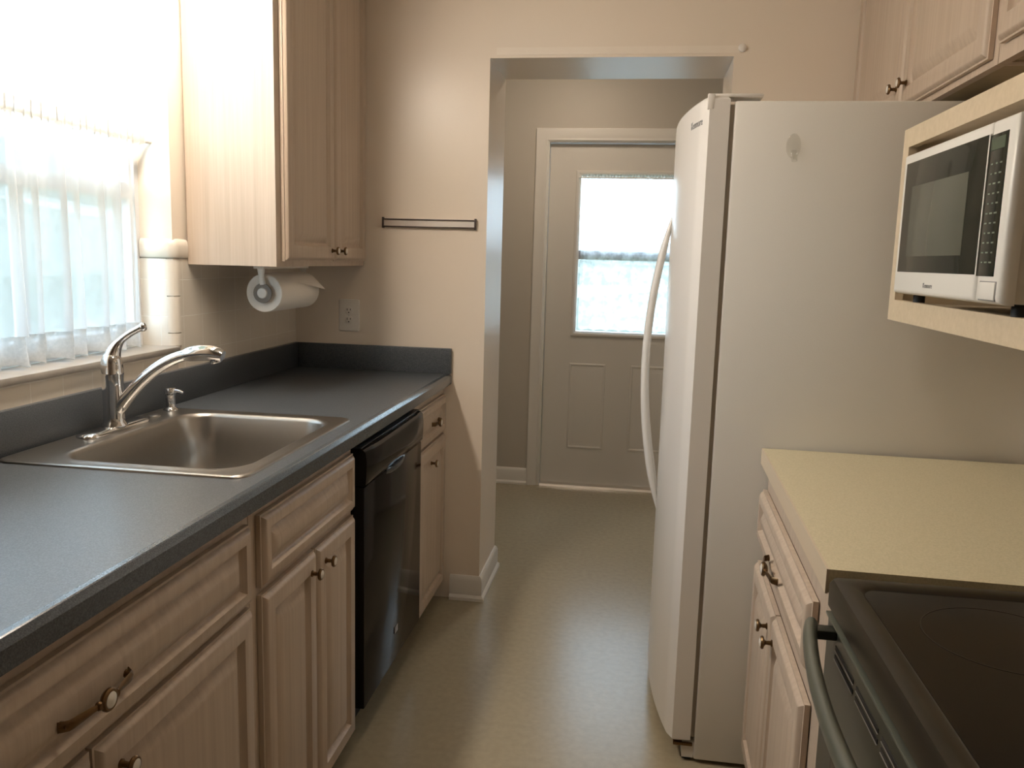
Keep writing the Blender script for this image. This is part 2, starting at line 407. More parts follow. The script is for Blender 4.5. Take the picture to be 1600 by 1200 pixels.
th = Thing('trim_3', (0, 2.5, 1.02), 'cream square wall tiles between dark backsplash and window sill and cabinet', 'tiles', kind='structure')
TT = .007
mb = MB()
mb.box(0, TT, .40, WY1, 1.012, WZ0-.0185)                    # under the sill
mb.box(0, TT, WY1+.022, YB-.0005, 1.012, 1.334)                # right of the window
th.part('wall_tile', mb, M['tileyz'], smooth=0)
mb = MB().box(-.10, -.0182, WY1-TT, WY1, WZ0, 1.334)
th.part('reveal_tile', mb, M['tilexz'], smooth=0)
def round_corner(mb, z0, z1, r=.024, off=TT):
    # bullnose column round the outer corner of the window opening
    cx, cy = off-r, WY1-off+r
    arc = [(cx+r*math.cos(t), cy-r*math.sin(t)) for t in [k*pi/16 for k in range(9)]]
    poly = [(off, WY1+.022)]+arc+[(-.018, WY1-off), (-.018, WY1-.0002), (.0002, WY1-.0002), (.0002, WY1+.022)]
    mb.prism(poly, 'Z', z0, z1)
mb = MB()
for k in range(3): round_corner(mb, max(WZ0+.0005, 1.334-.108*(k+1)+.0012), 1.334-.108*k-.0012)
th.part('corner_tile', mb, M['captile'], smooth=50)
loops = []
for (z_, o) in ((1.3355, .001), (1.3356, TT), (1.337, TT+.002), (1.341, TT+.004), (1.372, TT+.0045), (1.383, TT+.003), (1.389, TT-.001), (1.392, .001)):
    r_ = .026; cx, cy = o-r_, WY1-o+r_
    arc = [(cx+r_*math.cos(t), cy-r_*math.sin(t), z_) for t in [k*pi/16 for k in range(9)]]
    loops.append([(o, 2.336, z_)]+arc+[(-.098, WY1-o, z_), (-.098, WY1-.0002, z_), (-.020, WY1-.0002, z_), (.0002, WY1+.02, z_), (.0002, 2.336, z_)])
mb = MB().loft(loops)
th.part('cap_tile', mb, M['captile'], smooth=50)

# sheer curtain hung inside the window opening
def curtain_mb(f, a0, a1, b0, b1, na, nb, folds, amp, seed, flare=.4, ragged=0.0):
    rnd = random.Random(seed); ph = [rnd.uniform(0, 6.28) for _ in range(4)]
    mb = MB(); vs = []
    for j in range(nb+1):
        q = j/nb; b = b0+(b1-b0)*q
        for i in range(na+1):
            p = i/na; a = a0+(a1-a0)*p
            k = 1-flare*q
            d = amp*k*(math.sin(2*pi*folds*p+ph[0]+.35*math.sin(3*q+ph[1]))+.45*math.sin(2*pi*folds*2.3*p+ph[2])*q+.5*math.sin(2*pi*folds*.43*p+ph[3]))
            bb = b + (ragged*math.sin(2*pi*folds*1.0*p+ph[1])*(1-q)**4 if ragged else 0)
            vs.append(f(a+.006*math.sin(2*pi*folds*p+ph[2])*k, bb, d))
    fs = [(j*(na+1)+i, j*(na+1)+i+1, (j+1)*(na+1)+i+1, (j+1)*(na+1)+i) for j in range(nb) for i in range(na)]
    mb.add(vs, fs); return mb
CX = -.058
cur = Thing('sheer_curtain', (CX, 1.8, 1.084), 'sheer white cafe curtain hanging in the window over the sink', 'curtain')
fc = facing_px(CX)
cur.part('curtain_panel', curtain_mb(fc, 1.40, 2.195, 1.155, 1.655, 300, 26, 10.5, .021, 3, flare=.25), M['curtain'], smooth=80)
cur.part('hem', curtain_mb(fc, 1.40, 2.195, 1.088, 1.156, 300, 6, 10.5, .0205, 3, flare=0.25, ragged=.004), M['hem'], smooth=80)
cur.part('heading', curtain_mb(facing_px(CX+.012), 1.40, 2.23, 1.648, 1.69, 260, 4, 30, .004, 5, flare=0, ragged=.003), M['hem'], smooth=80)
rod = MB().tube([(CX, WY0+.002, 1.662), (CX, WY1-.002, 1.662)], .006, 12)
single('curtain_rod', rod, M['whiteplastic'], (CX, 1.8, 1.662), 'thin white rod carrying the sheer curtain over the sink', 'curtain rod')

# ------------------------------------------------------------------ left countertop
X0 = .002
SX0, SX1, SY0, SY1 = .030, .587, 1.505, 2.150         # sink rim
CY0 = .44
ct = Thing('countertop', (.3, 1.8, .875), 'dark slate blue laminate countertop holding the steel sink', 'countertop')
mb = MB(); zt, zb = .914, .876
hx0, hx1, hy0, hy1 = SX0+.012, SX1-.012, SY0+.012, SY1-.012
for (a, b, c, d) in ((X0, .62, CY0, hy0), (X0, .62, hy1, YB-.002), (X0, hx0, hy0, hy1), (hx1, .62, hy0, hy1)):
    mb.box(a, b, c, d, zb, zt)
ct.part('worktop', mb, M['counter'], smooth=0)
mb = MB().prism([(.62, zb), (.62, zt), (.630, zt), (.6325, zt-.001), (.6398, zt-.0082), (.641, zt-.0105), (.641, zb-.002), (.62, zb-.002)], 'Y', CY0, YB-.002)
ct.part('front_edge', mb, M['counteredge'], smooth=20)
mb = MB().rbox(X0, .022, CY0, YB-.002, zt, 1.012, .002)
ct.part('backsplash', mb, M['counter'])
mb = MB().rbox(.022, .641, YB-.022, YB-.002, zt, 1.012, .002)
ct.part('backsplash', mb, M['counter'])

# ------------------------------------------------------------------ sink
def rrect(x0, x1, y0, y1, r, z, n=8):
    pts = []
    for (cx, cy, a0) in ((x1-r, y1-r, 0), (x0+r, y1-r, pi/2), (x0+r, y0+r, pi), (x1-r, y0+r, 3*pi/2)):
        for k in range(n+1):
            a = a0+k*pi/2/n; pts.append((cx+r*math.cos(a), cy+r*math.sin(a), z))
    return pts
sk = Thing('kitchen_sink', (.31, 1.83, .914), 'single bowl stainless steel sink set in the dark countertop', 'sink')
bx0, bx1, by0, by1 = .135, .548, 1.553, 2.105
mb = MB(); z = .9145
mb.loft([rrect(SX0, SX1, SY0, SY1, .035, z), rrect(SX0+.001, SX1-.001, SY0+.001, SY1-.001, .035, z+.0035), rrect(SX0+.006, SX1-.006, SY0+.006, SY1-.006, .032, z+.0055),
         rrect(SX0+.012, SX1-.012, SY0+.012, SY1-.012, .03, z+.0045),
         rrect(bx0-.012, bx1+.012, by0-.012, by1+.012, .085, z+.0045), rrect(bx0-.006, bx1+.006, by0-.006, by1+.006, .082, z+.0055), rrect(bx0, bx1, by0, by1, .078, z+.002),
         rrect(bx0+.004, bx1-.004, by0+.004, by1-.004, .075, z-.006), rrect(bx0+.012, bx1-.012, by0+.012, by1-.012, .07, z-.10),
         rrect(bx0+.02, bx1-.02, by0+.02, by1-.02, .065, z-.165), rrect(bx0+.035, bx1-.035, by0+.035, by1-.035, .06, z-.18),
         rrect(bx0+.06, bx1-.06, by0+.06, by1-.06, .05, z-.184)], cap0=False, cap1=True)
sk.part('basin', mb, M['steel'], smooth=50)
mb = MB().lathe([(.045, 0), (.045, .002), (.036, .003), (.030, .001), (.012, .0015), (.010, .006), (0, .006)], (.34, 1.83, z-.1838), (0, 0, 1), 24)
sk.part('drain', mb, M['chrome'])
for yy in (2.02,):
    sk.part('hole_cover', MB().lathe([(.016, 0), (.016, .003), (.012, .005), (0, .0052)], (.078, yy, z+.0046), (0, 0, 1), 18), M['steel'])

# faucet
FX, FY, FZ = .078, 1.850, z+.0047
fa = Thing('faucet', (FX, FY, FZ), 'chrome single lever faucet standing on the sink deck', 'faucet')
def stadium(cx, cy, half, r, z, n=10):
    return [(cx+r*math.cos(a), cy+half+r*math.sin(a), z) for a in [k*pi/n for k in range(n+1)]]+[(cx+r*math.cos(a), cy-half+r*math.sin(a), z) for a in [pi+k*pi/n for k in range(n+1)]]
mb = MB().loft([stadium(FX, FY, .098, .028, FZ), stadium(FX, FY, .098, .028, FZ+.004), stadium(FX, FY, .098, .022, FZ+.009), stadium(FX, FY, .095, .012, FZ+.011)])
fa.part('deck_plate', mb, M['chrome'], smooth=50)
mb = MB().lathe([(.031, 0), (.031, .004), (.026, .010), (.0245, .02), (.0245, .10), (.0255, .125), (.0265, .128), (.0265, .131), (.0255, .134), (.0255, .15), (.0235, .165), (.0185, .176), (.010, .183), (0, .185)], (FX, FY, FZ+.009), (0, 0, 1), 28)
fa.part('body', mb, M['chrome'], smooth=50)
bez = lambda P, n: [tuple(sum(math.comb(len(P)-1, k)*(1-t)**(len(P)-1-k)*t**k*P[k][c] for k in range(len(P))) for c in range(3)) for t in [i/n for i in range(n+1)]]
pts = bez([(FX+.008, FY, FZ+.045), (FX+.06, FY, FZ+.11), (FX+.115, FY+.005, FZ+.172), (FX+.19, FY+.008, FZ+.191)], 16)
fa.part('spout', MB().tube(pts, [.0165-.003*k/16 for k in range(17)], 16, side=(0, 1, 0)), M['chrome'], smooth=50)
e0 = Vector(pts[-1]); d0 = (e0-Vector(pts[-2])).normalized()
hp = bez([tuple(e0-d0*.004), tuple(e0+d0*.03), tuple(e0+Vector((.065, .002, .012))), tuple(e0+Vector((.094, .003, .001)))], 10)
mb = MB().tube(hp, [.0135, .0165, .018, .019, .0195, .0195, .0195, .019, .018, .0165, .013], 16, side=(0, 1, 0))
c = Vector(hp[8]); mb.lathe([(.013, 0), (.0135, .010), (.011, .013), (0, .013)], c-Vector((.002, 0, .010)), (.25, 0, -1), 16)
fa.part('spray_head', mb, M['chrome'], smooth=50)
pts = bez([(FX-.002, FY, FZ+.165), (FX+.004, FY+.004, FZ+.212), (FX+.030, FY+.012, FZ+.232), (FX+.068, FY+.022, FZ+.252)], 14)
mb = MB().tube(pts, [(.0235-.0125*min(1, k/7), .0235-.0155*min(1, k/7)) for k in range(15)], 14, side=(0, 1, 0))
mb.lathe([(.004, -.004), (.010, -.001), (.0115, .004), (.009, .010), (0, .012)], pts[-1], (1, .3, .35), 14)
fa.part('lever', mb, M['chrome'], smooth=50)
sd = Thing('soap_dispenser', (.072, 2.112, FZ), 'small chrome soap pump on the sink deck beside the faucet', 'soap dispenser')
sd.part('pump_body', MB().lathe([(.020, 0), (.020, .003), (.014, .008), (.0125, .012), (.0125, .040), (.0135, .042), (.0135, .046)], (.072, 2.112, FZ), (0, 0, 1), 20), M['chrome'], smooth=50)
mb = MB().lathe([(.0135, .0465), (.016, .048), (.0165, .058), (.014, .063), (0, .064)], (.072, 2.112, FZ), (0, 0, 1), 20)
mb.tube([(.080, 2.112, FZ+.056), (.098, 2.112, FZ+.056), (.110, 2.112, FZ+.051)], [.005, .0045, .004], 10)
sd.part('pump_spout', mb, M['chrome'], smooth=50)

# ------------------------------------------------------------------ left base cabinets
FXC = .610      # face frame plane of the left run
fl = facing_px(FXC+.001)
def base_left(label, y0, y1, top=.8745):
    t = Thing('base_cabinet', (.3, (y0+y1)/2, 0), label, 'cabinet', 'oak base cabinets under the dark countertop')
    mb = MB().box(X0, FXC-.02, y0, y0+.018, .10, top).box(X0, FXC-.02, y1-.018, y1, .10, top).box(X0, FXC-.02, y0+.018, y1-.018, .10, .118).box(X0, X0+.01, y0+.018, y1-.018, .118, top)
    t.part('carcass', mb, M['wood'], smooth=0)
    mb = MB().box(FXC-.02, FXC, y0, y0+.042, .07, .8745).box(FXC-.02, FXC, y1-.042, y1, .07, .8745)
    mb.box(FXC-.02, FXC, y0+.042, y1-.042, .835, .8745).box(FXC-.02, FXC, y0+.042, y1-.042, .665, .71).box(FXC-.02, FXC, y0+.042, y1-.042, .07, .118)
    t.part('face_frame', mb, M['wood'], smooth=0)
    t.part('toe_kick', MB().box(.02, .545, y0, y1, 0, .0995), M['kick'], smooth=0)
    return t
A = base_left('nearest oak base cabinet with long drawer pull at the front corner of the dark countertop', .46, 1.468)
add_drawer(A, fl, .485, 1.452, .684, .842, (.968, .752), half=.076)
add_door(A, fl, .485, .964, .075, .674, (.915, .622))
add_door(A, fl, .970, 1.452, .075, .674, (1.018, .622))
B = base_left('oak base cabinet with plain drawer front between long drawer and dishwasher', 1.470, 2.060, .715)
add_drawer(B, fl, 1.500, 2.048, .694, .845)
add_door(B, fl, 1.500, 1.777, .060, .678, (1.740, .634))
add_door(B, fl, 1.783, 2.048, .060, .678, (1.826, .634))
Cc = base_left('narrow oak base cabinet between dishwasher and end wall', 2.690, YB-.003)
add_drawer(Cc, fl, 2.705, 3.100, .694, .838, (2.91, .764), half=.05)
add_door(Cc, fl, 2.705, 3.100, .080, .684, (2.86, .622))

# ------------------------------------------------------------------ dishwasher
dw = Thing('dishwasher', (.35, 2.375, 0), 'black dishwasher under the dark countertop between two oak cabinets', 'dishwasher')
dy0, dy1 = 2.075, 2.675
dw.part('tub', MB().box(.03, .60, dy0, 2.16, .09, .715).box(.03, .60, 2.16, dy1, .09, .868).box(.592, .60, dy0, 2.16, .715, .868), M['blackmatte'], smooth=0)
dw.part('door', MB().rbox(.601, .642, dy0+.002, dy1-.002, .108, .745, .004), M['black'])
# bowed control panel with a pocket handle
mb = MB(); loops = []
for k in range(25):
    p = k/24; y = dy0+.002+(dy1-dy0-.004)*p; bow = .011*(1-(2*p-1)**4)
    bz = .742 - .02*math.sin(pi*p)
    loops.append([(.601, y, .748), (.642, y, .748), (.646+bow*.2, y, .752), (.648+bow*.75, y, .775), (.649+bow*.9, y, .815), (.646+bow*.6, y, .840), (.638+bow*.3, y, .848), (.625, y, .850), (.601, y, .850)])
mb.loft(loops)
pan = dw.part('control_panel', mb, M['black'], smooth=40)
mb = MB(); loops = []
for k in range(17):
    p = k/16; y = 2.275+.20*p; s_ = math.sin(pi*p)
    loops.append([(.6425, y, .747), (.643+.009*s_, y, .744), (.643+.010*s_, y, .738-.006*s_), (.6425, y, .733-.012*s_)])
mb.loft(loops)
dw.part('pocket_handle', mb, M['dwgrey'], smooth=40)
dw.part('top_highlight', MB().rbox(.604, .634, dy0+.004, dy1-.004, .8505, .854, .001), M['dwgrey'])  # lighter strip painted as the highlight along the bevelled top edge
mb = MB().rbox(.6445, .6465, 2.135, 2.185, .752, .758, .0008)
dw.part('indicator', mb, M['silver'])
dw.part('badge', MB().rbox(.6422, .6440, 2.368, 2.400, .196, .218, .0008), M['badge'], label='small silver badge low on the black door')
dw.part('kick_plate', MB().box(.05, .57, dy0+.002, dy1-.002, 0, .0895), M['blackmatte'], smooth=0)

# ------------------------------------------------------------------ upper left cabinet, paper towel
UY0, UY1, UX, UZ = 2.338, YB-.002, .287, 1.319
uc = Thing('wall_cabinet', (.15, 2.73, UZ), 'tall pale oak wall cabinet beside the window above the dark countertop', 'cabinet')
mb = MB().box(X0+.007, UX-.02, UY0, UY0+.016, UZ, HC-.002).box(X0+.007, UX-.02, UY1-.016, UY1, UZ, HC-.002).box(X0+.007, UX-.02, UY0+.016, UY1-.016, UZ+.012, UZ+.028).box(X0+.007, X0+.012, UY0+.016, UY1-.016, UZ+.028, HC-.002)
uc.part('carcass', mb, M['wood'], smooth=0)
mb = MB().box(UX-.02, UX, UY0, UY0+.045, UZ, HC-.002).box(UX-.02, UX, UY1-.045, UY1, UZ, HC-.002).box(UX-.02, UX, UY0+.045, UY1-.045, UZ, UZ+.04).box(UX-.02, UX, UY0+.045, UY1-.045, HC-.05, HC-.002)
uc.part('face_frame', mb, M['wood'], smooth=0)
fu = facing_px(UX+.001)
add_door(uc, fu, 2.372, 2.772, UZ+.016, HC-.03, (2.738, UZ+.052), fw=.048)
add_door(uc, fu, 2.778, 3.105, UZ+.016, HC-.03, (2.812, UZ+.052), fw=.048)

PX, PZ, PR = .185, 1.234, .060
hd = Thing('paper_towel_holder', (PX, 2.6, UZ), 'white bracket under the wall cabinet carrying the paper towel roll', 'paper towel holder')
mb = MB().rbox(PX-.018, PX+.018, 2.435, 2.79, UZ-.010, UZ-.0008, .003)
hd.part('mounting_bar', mb, M['whiteplastic'])
for yy in (2.462, 2.792):
    mb = MB().tube([(PX-.004, yy-.002, UZ-.008), (PX-.003, yy-.002, UZ-.035), (PX, yy-.002, PZ+.026)], [(.013, .0035), (.009, .003), (.011, .003)], 12, side=(1, 0, 0))
    hd.part('arm', mb, M['whiteplastic'])
    hd.part('hub', MB().lathe([(.030, 0), (.031, .003), (.029, .006), (.016, .0065)], (PX, yy-.004, PZ), (0, 1, 0), 28), M['hub'])
mb = MB().tube([(PX, 2.460, PZ), (PX, 2.797, PZ)], .010, 14).lathe([(.008, 0), (.015, .001), (.017, .004), (.013, .006)], (PX, 2.4535, PZ), (0, 1, 0), 18)
hd.part('spindle', mb, M['whiteplastic'])
rl = Thing('paper_towel_roll', (PX, 2.62, PZ-PR), 'white paper towel roll hanging under the wall cabinet', 'paper towel')
ry0, ry1 = 2.472, 2.778
mb = MB(); n = 40
ringo = lambda r, y: [(PX+r*math.cos(2*pi*k/n), y, PZ+r*math.sin(2*pi*k/n)) for k in range(n)]
mb.loft([ringo(.022, ry0+.001), ringo(PR-.002, ry0), ringo(PR, ry0+.003), ringo(PR, ry1-.003), ringo(PR-.002, ry1), ringo(.022, ry1-.001), ringo(.022, ry0+.001)], False, False)
rl.part('towel_layers', mb, M['paper'], smooth=40)
mb = MB(); mb.loft([ringo(.0215, ry0+.002), ringo(.0195, ry0+.002), ringo(.0195, ry1-.002), ringo(.0215, ry1-.002), ringo(.0215, ry0+.002)], False, False)
rl.part('cardboard_core', mb, M['core'], smooth=40)
mb = MB(); loops = []
for k in range(9):     # loose corner of the last sheet, longer at the far end
    q = k/8; a = math.radians(92-q*88)
    row = []
    for i in range(9):
        p = i/8; y = ry0+.004+(ry1-ry0-.008)*p
        if q < .6: P_ = (PX+(PR+.0012)*math.cos(a), PZ+(PR+.0012)*math.sin(a))
        else:
            a6 = math.radians(92-.6*88); e = (q-.6)/.4*(.004+.052*max(0, (p-.25)/.75)**1.3)
            P_ = (PX+(PR+.0012)*math.cos(a6)+e*math.sin(a6), PZ+(PR+.0012)*math.sin(a6)-e*math.cos(a6)*.8)
        row.append((P_[0], y, P_[1]))
    loops.append(row)
vs = [p for r in loops for p in r]+[(p[0]+.0006, p[1], p[2]+.0006) for r in loops for p in r]
N = 81
fs = [(j*9+i, j*9+i+1, (j+1)*9+i+1, (j+1)*9+i) for j in range(8) for i in range(8)]+[(N+j*9+i, N+(j+1)*9+i, N+(j+1)*9+i+1, N+j*9+i+1) for j in range(8) for i in range(8)]
mb.add(vs, fs); rl.part('loose_sheet', mb, M['paper'], smooth=60)

# ------------------------------------------------------------------ end wall: outlet, magnetic rack, cap
fb = facing_ny(YB)
ol = Thing('wall_outlet', (.228, YB, 1.06), 'white double socket plate on the end wall above the dark countertop', 'outlet')
mb = MB(); oa0, oa1, ob0, ob1 = .186, .270, 1.062, 1.188
def rr_ab(i, d, r=.008, n=5):
    out = []
    for (cx, cy, a0) in ((oa1-r, ob1-r, 0), (oa0+r, ob1-r, pi/2), (oa0+r, ob0+r, pi), (oa1-r, ob0+r, 3*pi/2)):
        for k in range(n+1):
            a = a0+k*pi/2/n; rr = max(.001, r-i); out.append(fb(cx+rr*math.cos(a), cy+rr*math.sin(a), d))
    return out
mb.loft([rr_ab(0, .0005), rr_ab(0, .003), rr_ab(.002, .0055), rr_ab(.004, .006)])
ol.part('cover_plate', mb, M['whiteplastic'], smooth=40)
for zc in (1.107, 1.143):
    mb = MB().lathe([(.0165, .006), (.0165, .0075), (.015, .008), (0, .008)], fb(.228, zc, 0), (0, -1, 0), 24)
    s_ = ol.part('socket', mb, M['whiteplastic'])
    mb = MB().box(.2205, .2228, YB-.0086, YB-.0079, zc+.000, zc+.0085).box(.2335, .2358, YB-.0086, YB-.0079, zc+.001, zc+.0075)
    mb.lathe([(.0026, 0), (.0026, .0008)], fb(.228, zc-.007, .0078), (0, -1, 0), 10)
    ol.part('slots', mb, M['slot'], s_, smooth=0)
ol.part('screw', MB().lathe([(.003, 0), (.003, .0012), (0, .0016)], fb(.228, 1.125, .006), (0, -1, 0), 10), M['silver'])

kr = Thing('knife_rack', (.545, YB, 1.465), 'empty magnetic knife strip on the end wall beside the passage', 'knife rack')
kx0, kx1 = .364, .726
kr.part('backing_plate', MB().box(kx0+.004, kx1-.004, YB-.010, YB-.0006, 1.4675, 1.5005), M['alu'], smooth=0)
mb = MB()
for zz in (1.468, 1.495): mb.rbox(kx0, kx1, YB-.015, YB-.008, zz-.0005, zz+.0045, .001)
kr.part('magnet_bar', mb, M['darkbar'])
for xx in (kx0-.001, kx1-.005): kr.part('end_cap', MB().rbox(xx, xx+.006, YB-.017, YB-.0006, 1.4635, 1.5045, .0015), M['darkbar'])
single('wall_button', MB().lathe([(.013, 0), (.0145, .002), (.0135, .006), (.009, .009), (0, .010)], fb(1.659, 2.109, .0006), (0, -1, 0), 24), M['whiteplastic'], (1.659, YB, 2.109),
       'small round white button on the wall above the corner of the passage', 'button')

# ------------------------------------------------------------------ hall door with lace curtain
DXA, DXB = .802, 1.728; DYF = YF+.045
d1 = Thing('door_1', (1.265, DYF, 0), 'white outside door with curtained upper glass at the end of the hall', 'door', kind='structure')
gx0, gx1, gz0, gz1 = .985, 1.545, .945, 1.845
mb = MB()
DT = .042
for (a, b, c, d) in ((DXA, gx0, .012, 2.024), (gx1, DXB, .012, 2.024), (gx0, gx1, gz1, 2.024), (gx0, gx1, .78, gz0), (gx0, gx1, .012, .205), (gx0, gx1, .205, .78)):
    mb.box(a, b, DYF, DYF+DT, c, d)
d1.part('door_slab', mb, M['doorpaint'], smooth=0)
fd = facing_ny(DYF)
for (a, b) in ((.955, 1.172), (1.318, 1.535)):
    mb = MB(); P_ = [(0, -.002), (0, .0005), (.004, .004), (.010, .0045), (.016, .001), (.022, .0008), (.040, .005), (.044, .0055)]
    mb.loft([rectloop(fd, a, b, .232, .752, i, d) for i, d in P_]); d1.part('raised_panel', mb, M['doorpaint'], smooth=25)
mb = MB(); P_ = [(0, 0), (0, .006), (.006, .011), (.016, .012), (.026, .008), (.030, .004), (.030, -.02)]
mb.loft([rectloop(fd, gx0-.031, gx1+.031, gz0-.031, gz1+.031, i, d) for i, d in P_], False, False)
d1.part('lite_frame', mb, M['doorpaint'], smooth=25)
mb = MB().box(gx0, gx1, DYF+.006, DYF+.03, 1.366, 1.418)
d1.part('sash_rail', mb, M['railbacklit'], smooth=0)
d1.part('door_pane', MB().box(gx0, gx1, DYF+.017, DYF+.021, gz0, 1.375).box(gx0, gx1, DYF+.017, DYF+.021, 1.405, gz1), M['glass'], smooth=0)
mb = MB().lathe([(.030, 0), (.030, .004), (.012, .008), (.011, .03), (.024, .04), (.028, .055), (.022, .066), (0, .07)], fd(1.665, .92, 0), (0, -1, 0), 20)
d1.part('door_knob', mb, M['silver'], smooth=50)
# jamb and stop around the door
mb = MB()
mb.box(DX0-.003, DXA-.002, YF-.001, YF+.129, 0, DH+.003).box(DXB+.002, DX1+.003, YF-.001, YF+.129, 0, DH+.003).box(DXA-.002, DXB+.002, YF-.001, YF+.129, 2.027, DH+.003)
struct('trim_4', mb, M['trim'], 'white jamb lining around the outside door', 'trim')
mb = MB().prism([(YF-.012, 0), (YF-.004, .012), (YF+.03, .018), (YF+.12, .010), (YF+.12, 0)], 'X', DXA, DXB)
struct('trim_5', mb, M['alu'], 'low metal threshold under the outside door', 'trim')

lc = Thing('lace_curtain', (1.265, DYF-.02, .955), 'white lace curtain over the glass of the outside door', 'curtain')
fl2 = facing_ny(DYF-.020)
lc.part('lace_panel', curtain_mb(fl2, .993, 1.537, .958, 1.828, 150, 26, 7.5, .004, 9, flare=.2, ragged=.004), M['lace'], smooth=80)
lc.part('heading', curtain_mb(fl2, .993, 1.537, 1.829, 1.853, 150, 3, 30, .003, 4, flare=0, ragged=.003), M['laceedge'], smooth=80)
single('curtain_rod', MB().tube([(.972, DYF-.020, 1.834), (1.558, DYF-.020, 1.834)], .0045, 10), M['whiteplastic'], (1.265, DYF-.02, 1.834), 'thin white rod at the top of the lace curtain on the door', 'curtain rod')

# ------------------------------------------------------------------ refrigerator
RY0, RY1, RXF, RTOP = 2.166, 3.060, 1.552, 1.757
fr = Thing('refrigerator', (1.9, 2.6, 0), 'large white refrigerator with bowed doors beside the passage', 'refrigerator')
fr.part('cabinet', MB().rbox(RXF, 2.343, RY0, RY1, .012, RTOP, .006), M['fridge'])
SPLIT = 2.685
def door_front(y):    # bowed front of both doors together
    q = (y-(RY0+RY1)/2)/((RY1-RY0)/2); return 1.484-.053*(1-abs(q)**2.2)
def fridge_door(y0, y1):
    mb = MB(); n = 18
    def loop(z, ins):
        pts = []
        for k in range(n+1):
            y = y0+(y1-y0)*k/n
            e = min(k, n-k)/n*(y1-y0); rnd = .008*max(0, 1-e/.02)**2
            pts.append((door_front(y)+rnd+ins, min(max(y, y0+ins), y1-ins), z))
        pts += [(1.541-ins, y1-ins, z), (1.541-ins, y0+ins, z)]
        return pts
    zt_ = RTOP+.010
    mb.loft([loop(.062, .006), loop(.068, 0), loop(zt_-.006, 0), loop(zt_, .006)]); return mb
dn = fr.part('door', fridge_door(RY0+.001, SPLIT-.003), M['fridgedoor'], smooth=30)
df = fr.part('door', fridge_door(SPLIT+.003, RY1-.001), M['fridgedoor'], smooth=30)
def fridge_handle(y):
    pts = []; rad = []; n = 24
    for k in range(n+1):
        q = k/n; s_ = 1-abs(2*q-1)**2.0
        pts.append((door_front(y)+.004-.062*s_, y, 1.500-.918*q)); w = .007+.009*min(1, s_*2.2); rad.append((w*1.05, w*.75))
    return MB().tube(pts, rad, 12, side=(0, 1, 0))
fr.part('handle', fridge_handle(SPLIT-.060), M['fridgedoor'], dn, smooth=50)
fr.part('handle', fridge_handle(SPLIT+.060), M['fridgedoor'], df, smooth=50)
fr.part('gasket', MB().box(1.5412, 1.5518, RY0+.008, RY1-.008, .075, RTOP-.008), M['gasket'], smooth=0)
mb = MB().rbox(1.495, 1.62, RY0+.012, RY0+.075, RTOP+.0102, RTOP+.019, .003)
fr.part('hinge_cover', mb, M['fridgedoor'])
fr.part('door_cap', MB().rbox(1.486, 1.503, RY0+.0005, RY0+.01, RTOP-.02, RTOP+.017, .002), M['fridgedoor'], dn)
mb = MB().box(1.520, 1.5515, RY0+.01, RY1-.01, .012, .058)
gr_ = fr.part('base_grille', mb, M['fridge'], smooth=0)
fr.part('hinge', MB().rbox(1.495, 1.548, RY0+.004, RY0+.05, .048, .057, .002), M['brass'], label='brown bottom hinge')
fr.part('foot', MB().lathe([(.016, 0), (.016, .008), (.008, .0112)], (1.535, RY0+.035, .0005), (0, 0, 1), 14), M['blackmatte'], gr_)
for yy, xx in ((RY1-.04, 1.6), (RY0+.06, 2.25), (RY1-.04, 2.25)):
    fr.part('foot', MB().lathe([(.016, 0), (.016, .008), (.008, .0112)], (xx, yy, .0005), (0, 0, 1), 12), M['blackmatte'])
def place_badge(v):     # reads from the far side towards the near edge, on the bowed front
    y = RY0+.075-v.x; return (door_front(y)-.0004-v.z, y, 1.712+v.y)
fr.part('badge', text_mb('Kenmore', .027, place_badge, .0008), M['grey'], dn, smooth=0)

hk = Thing('adhesive_hook', (1.696, RY0, 1.61), 'clear oval plastic hook stuck high on the refrigerator side', 'hook')
mb = MB().lathe([(.017, 0), (.017, .002), (.0145, .0035), (0, .004)], (1.696, RY0-.0006, 1.650), (0, -1, 0), 28, sx=1.0)
for i, p in enumerate(mb.v): mb.v[i] = (p[0], p[1], 1.650+(p[2]-1.650)*1.75)
hk.part('base_plate', mb, M['clear'], smooth=40)
mb = MB().tube([(1.697, RY0-.004, 1.640), (1.698, RY0-.006, 1.622), (1.699, RY0-.012, 1.614), (1.699, RY0-.020, 1.616), (1.699, RY0-.023, 1.627)], [(.007, .0025), (.007, .003), (.0065, .003), (.006, .0025), (.005, .002)], 10, side=(1, 0, 0))
hk.part('hook_arm', mb, M['clear'], smooth=50)

# ------------------------------------------------------------------ right run: base cabinet, counter (run turned by 1.5 degrees)
RO = (1.665, 2.166, 0); RZ = -math.radians(1.5)
W = lambda off, al, z: (RO[0]+off, RO[1]+al, z)     # off: away from aisle, al: along (negative = towards the viewer)
fR = lambda a, b, d: (RO[0]+.028-d, RO[1]+a, b)     # door faces at off = .028 - d
rb = Thing('base_cabinet', RO, 'oak base cabinet under the almond countertop between refrigerator and stove', 'cabinet', rotz=RZ)
x = RO[0]; y = RO[1]
mb = MB().box(x+.050, x+.64, y-.866, y-.848, .10, .8595).box(x+.050, x+.64, y-.023, y-.008, .10, .8595).box(x+.050, x+.64, y-.848, y-.023, .10, .118).box(x+.63, x+.64, y-.848, y-.023, .118, .8595)
rb.part('carcass', mb, M['wood'], smooth=0)
mb = MB().box(x+.030, x+.050, y-.866, y-.730, .08, .8595).box(x+.030, x+.050, y-.030, y-.008, .08, .8595).box(x+.030, x+.050, y-.730, y-.030, .79, .8595).box(x+.030, x+.050, y-.730, y-.030, .60, .662).box(x+.030, x+.050, y-.730, y-.030, .08, .118)
rb.part('face_frame', mb, M['wood'], smooth=0)
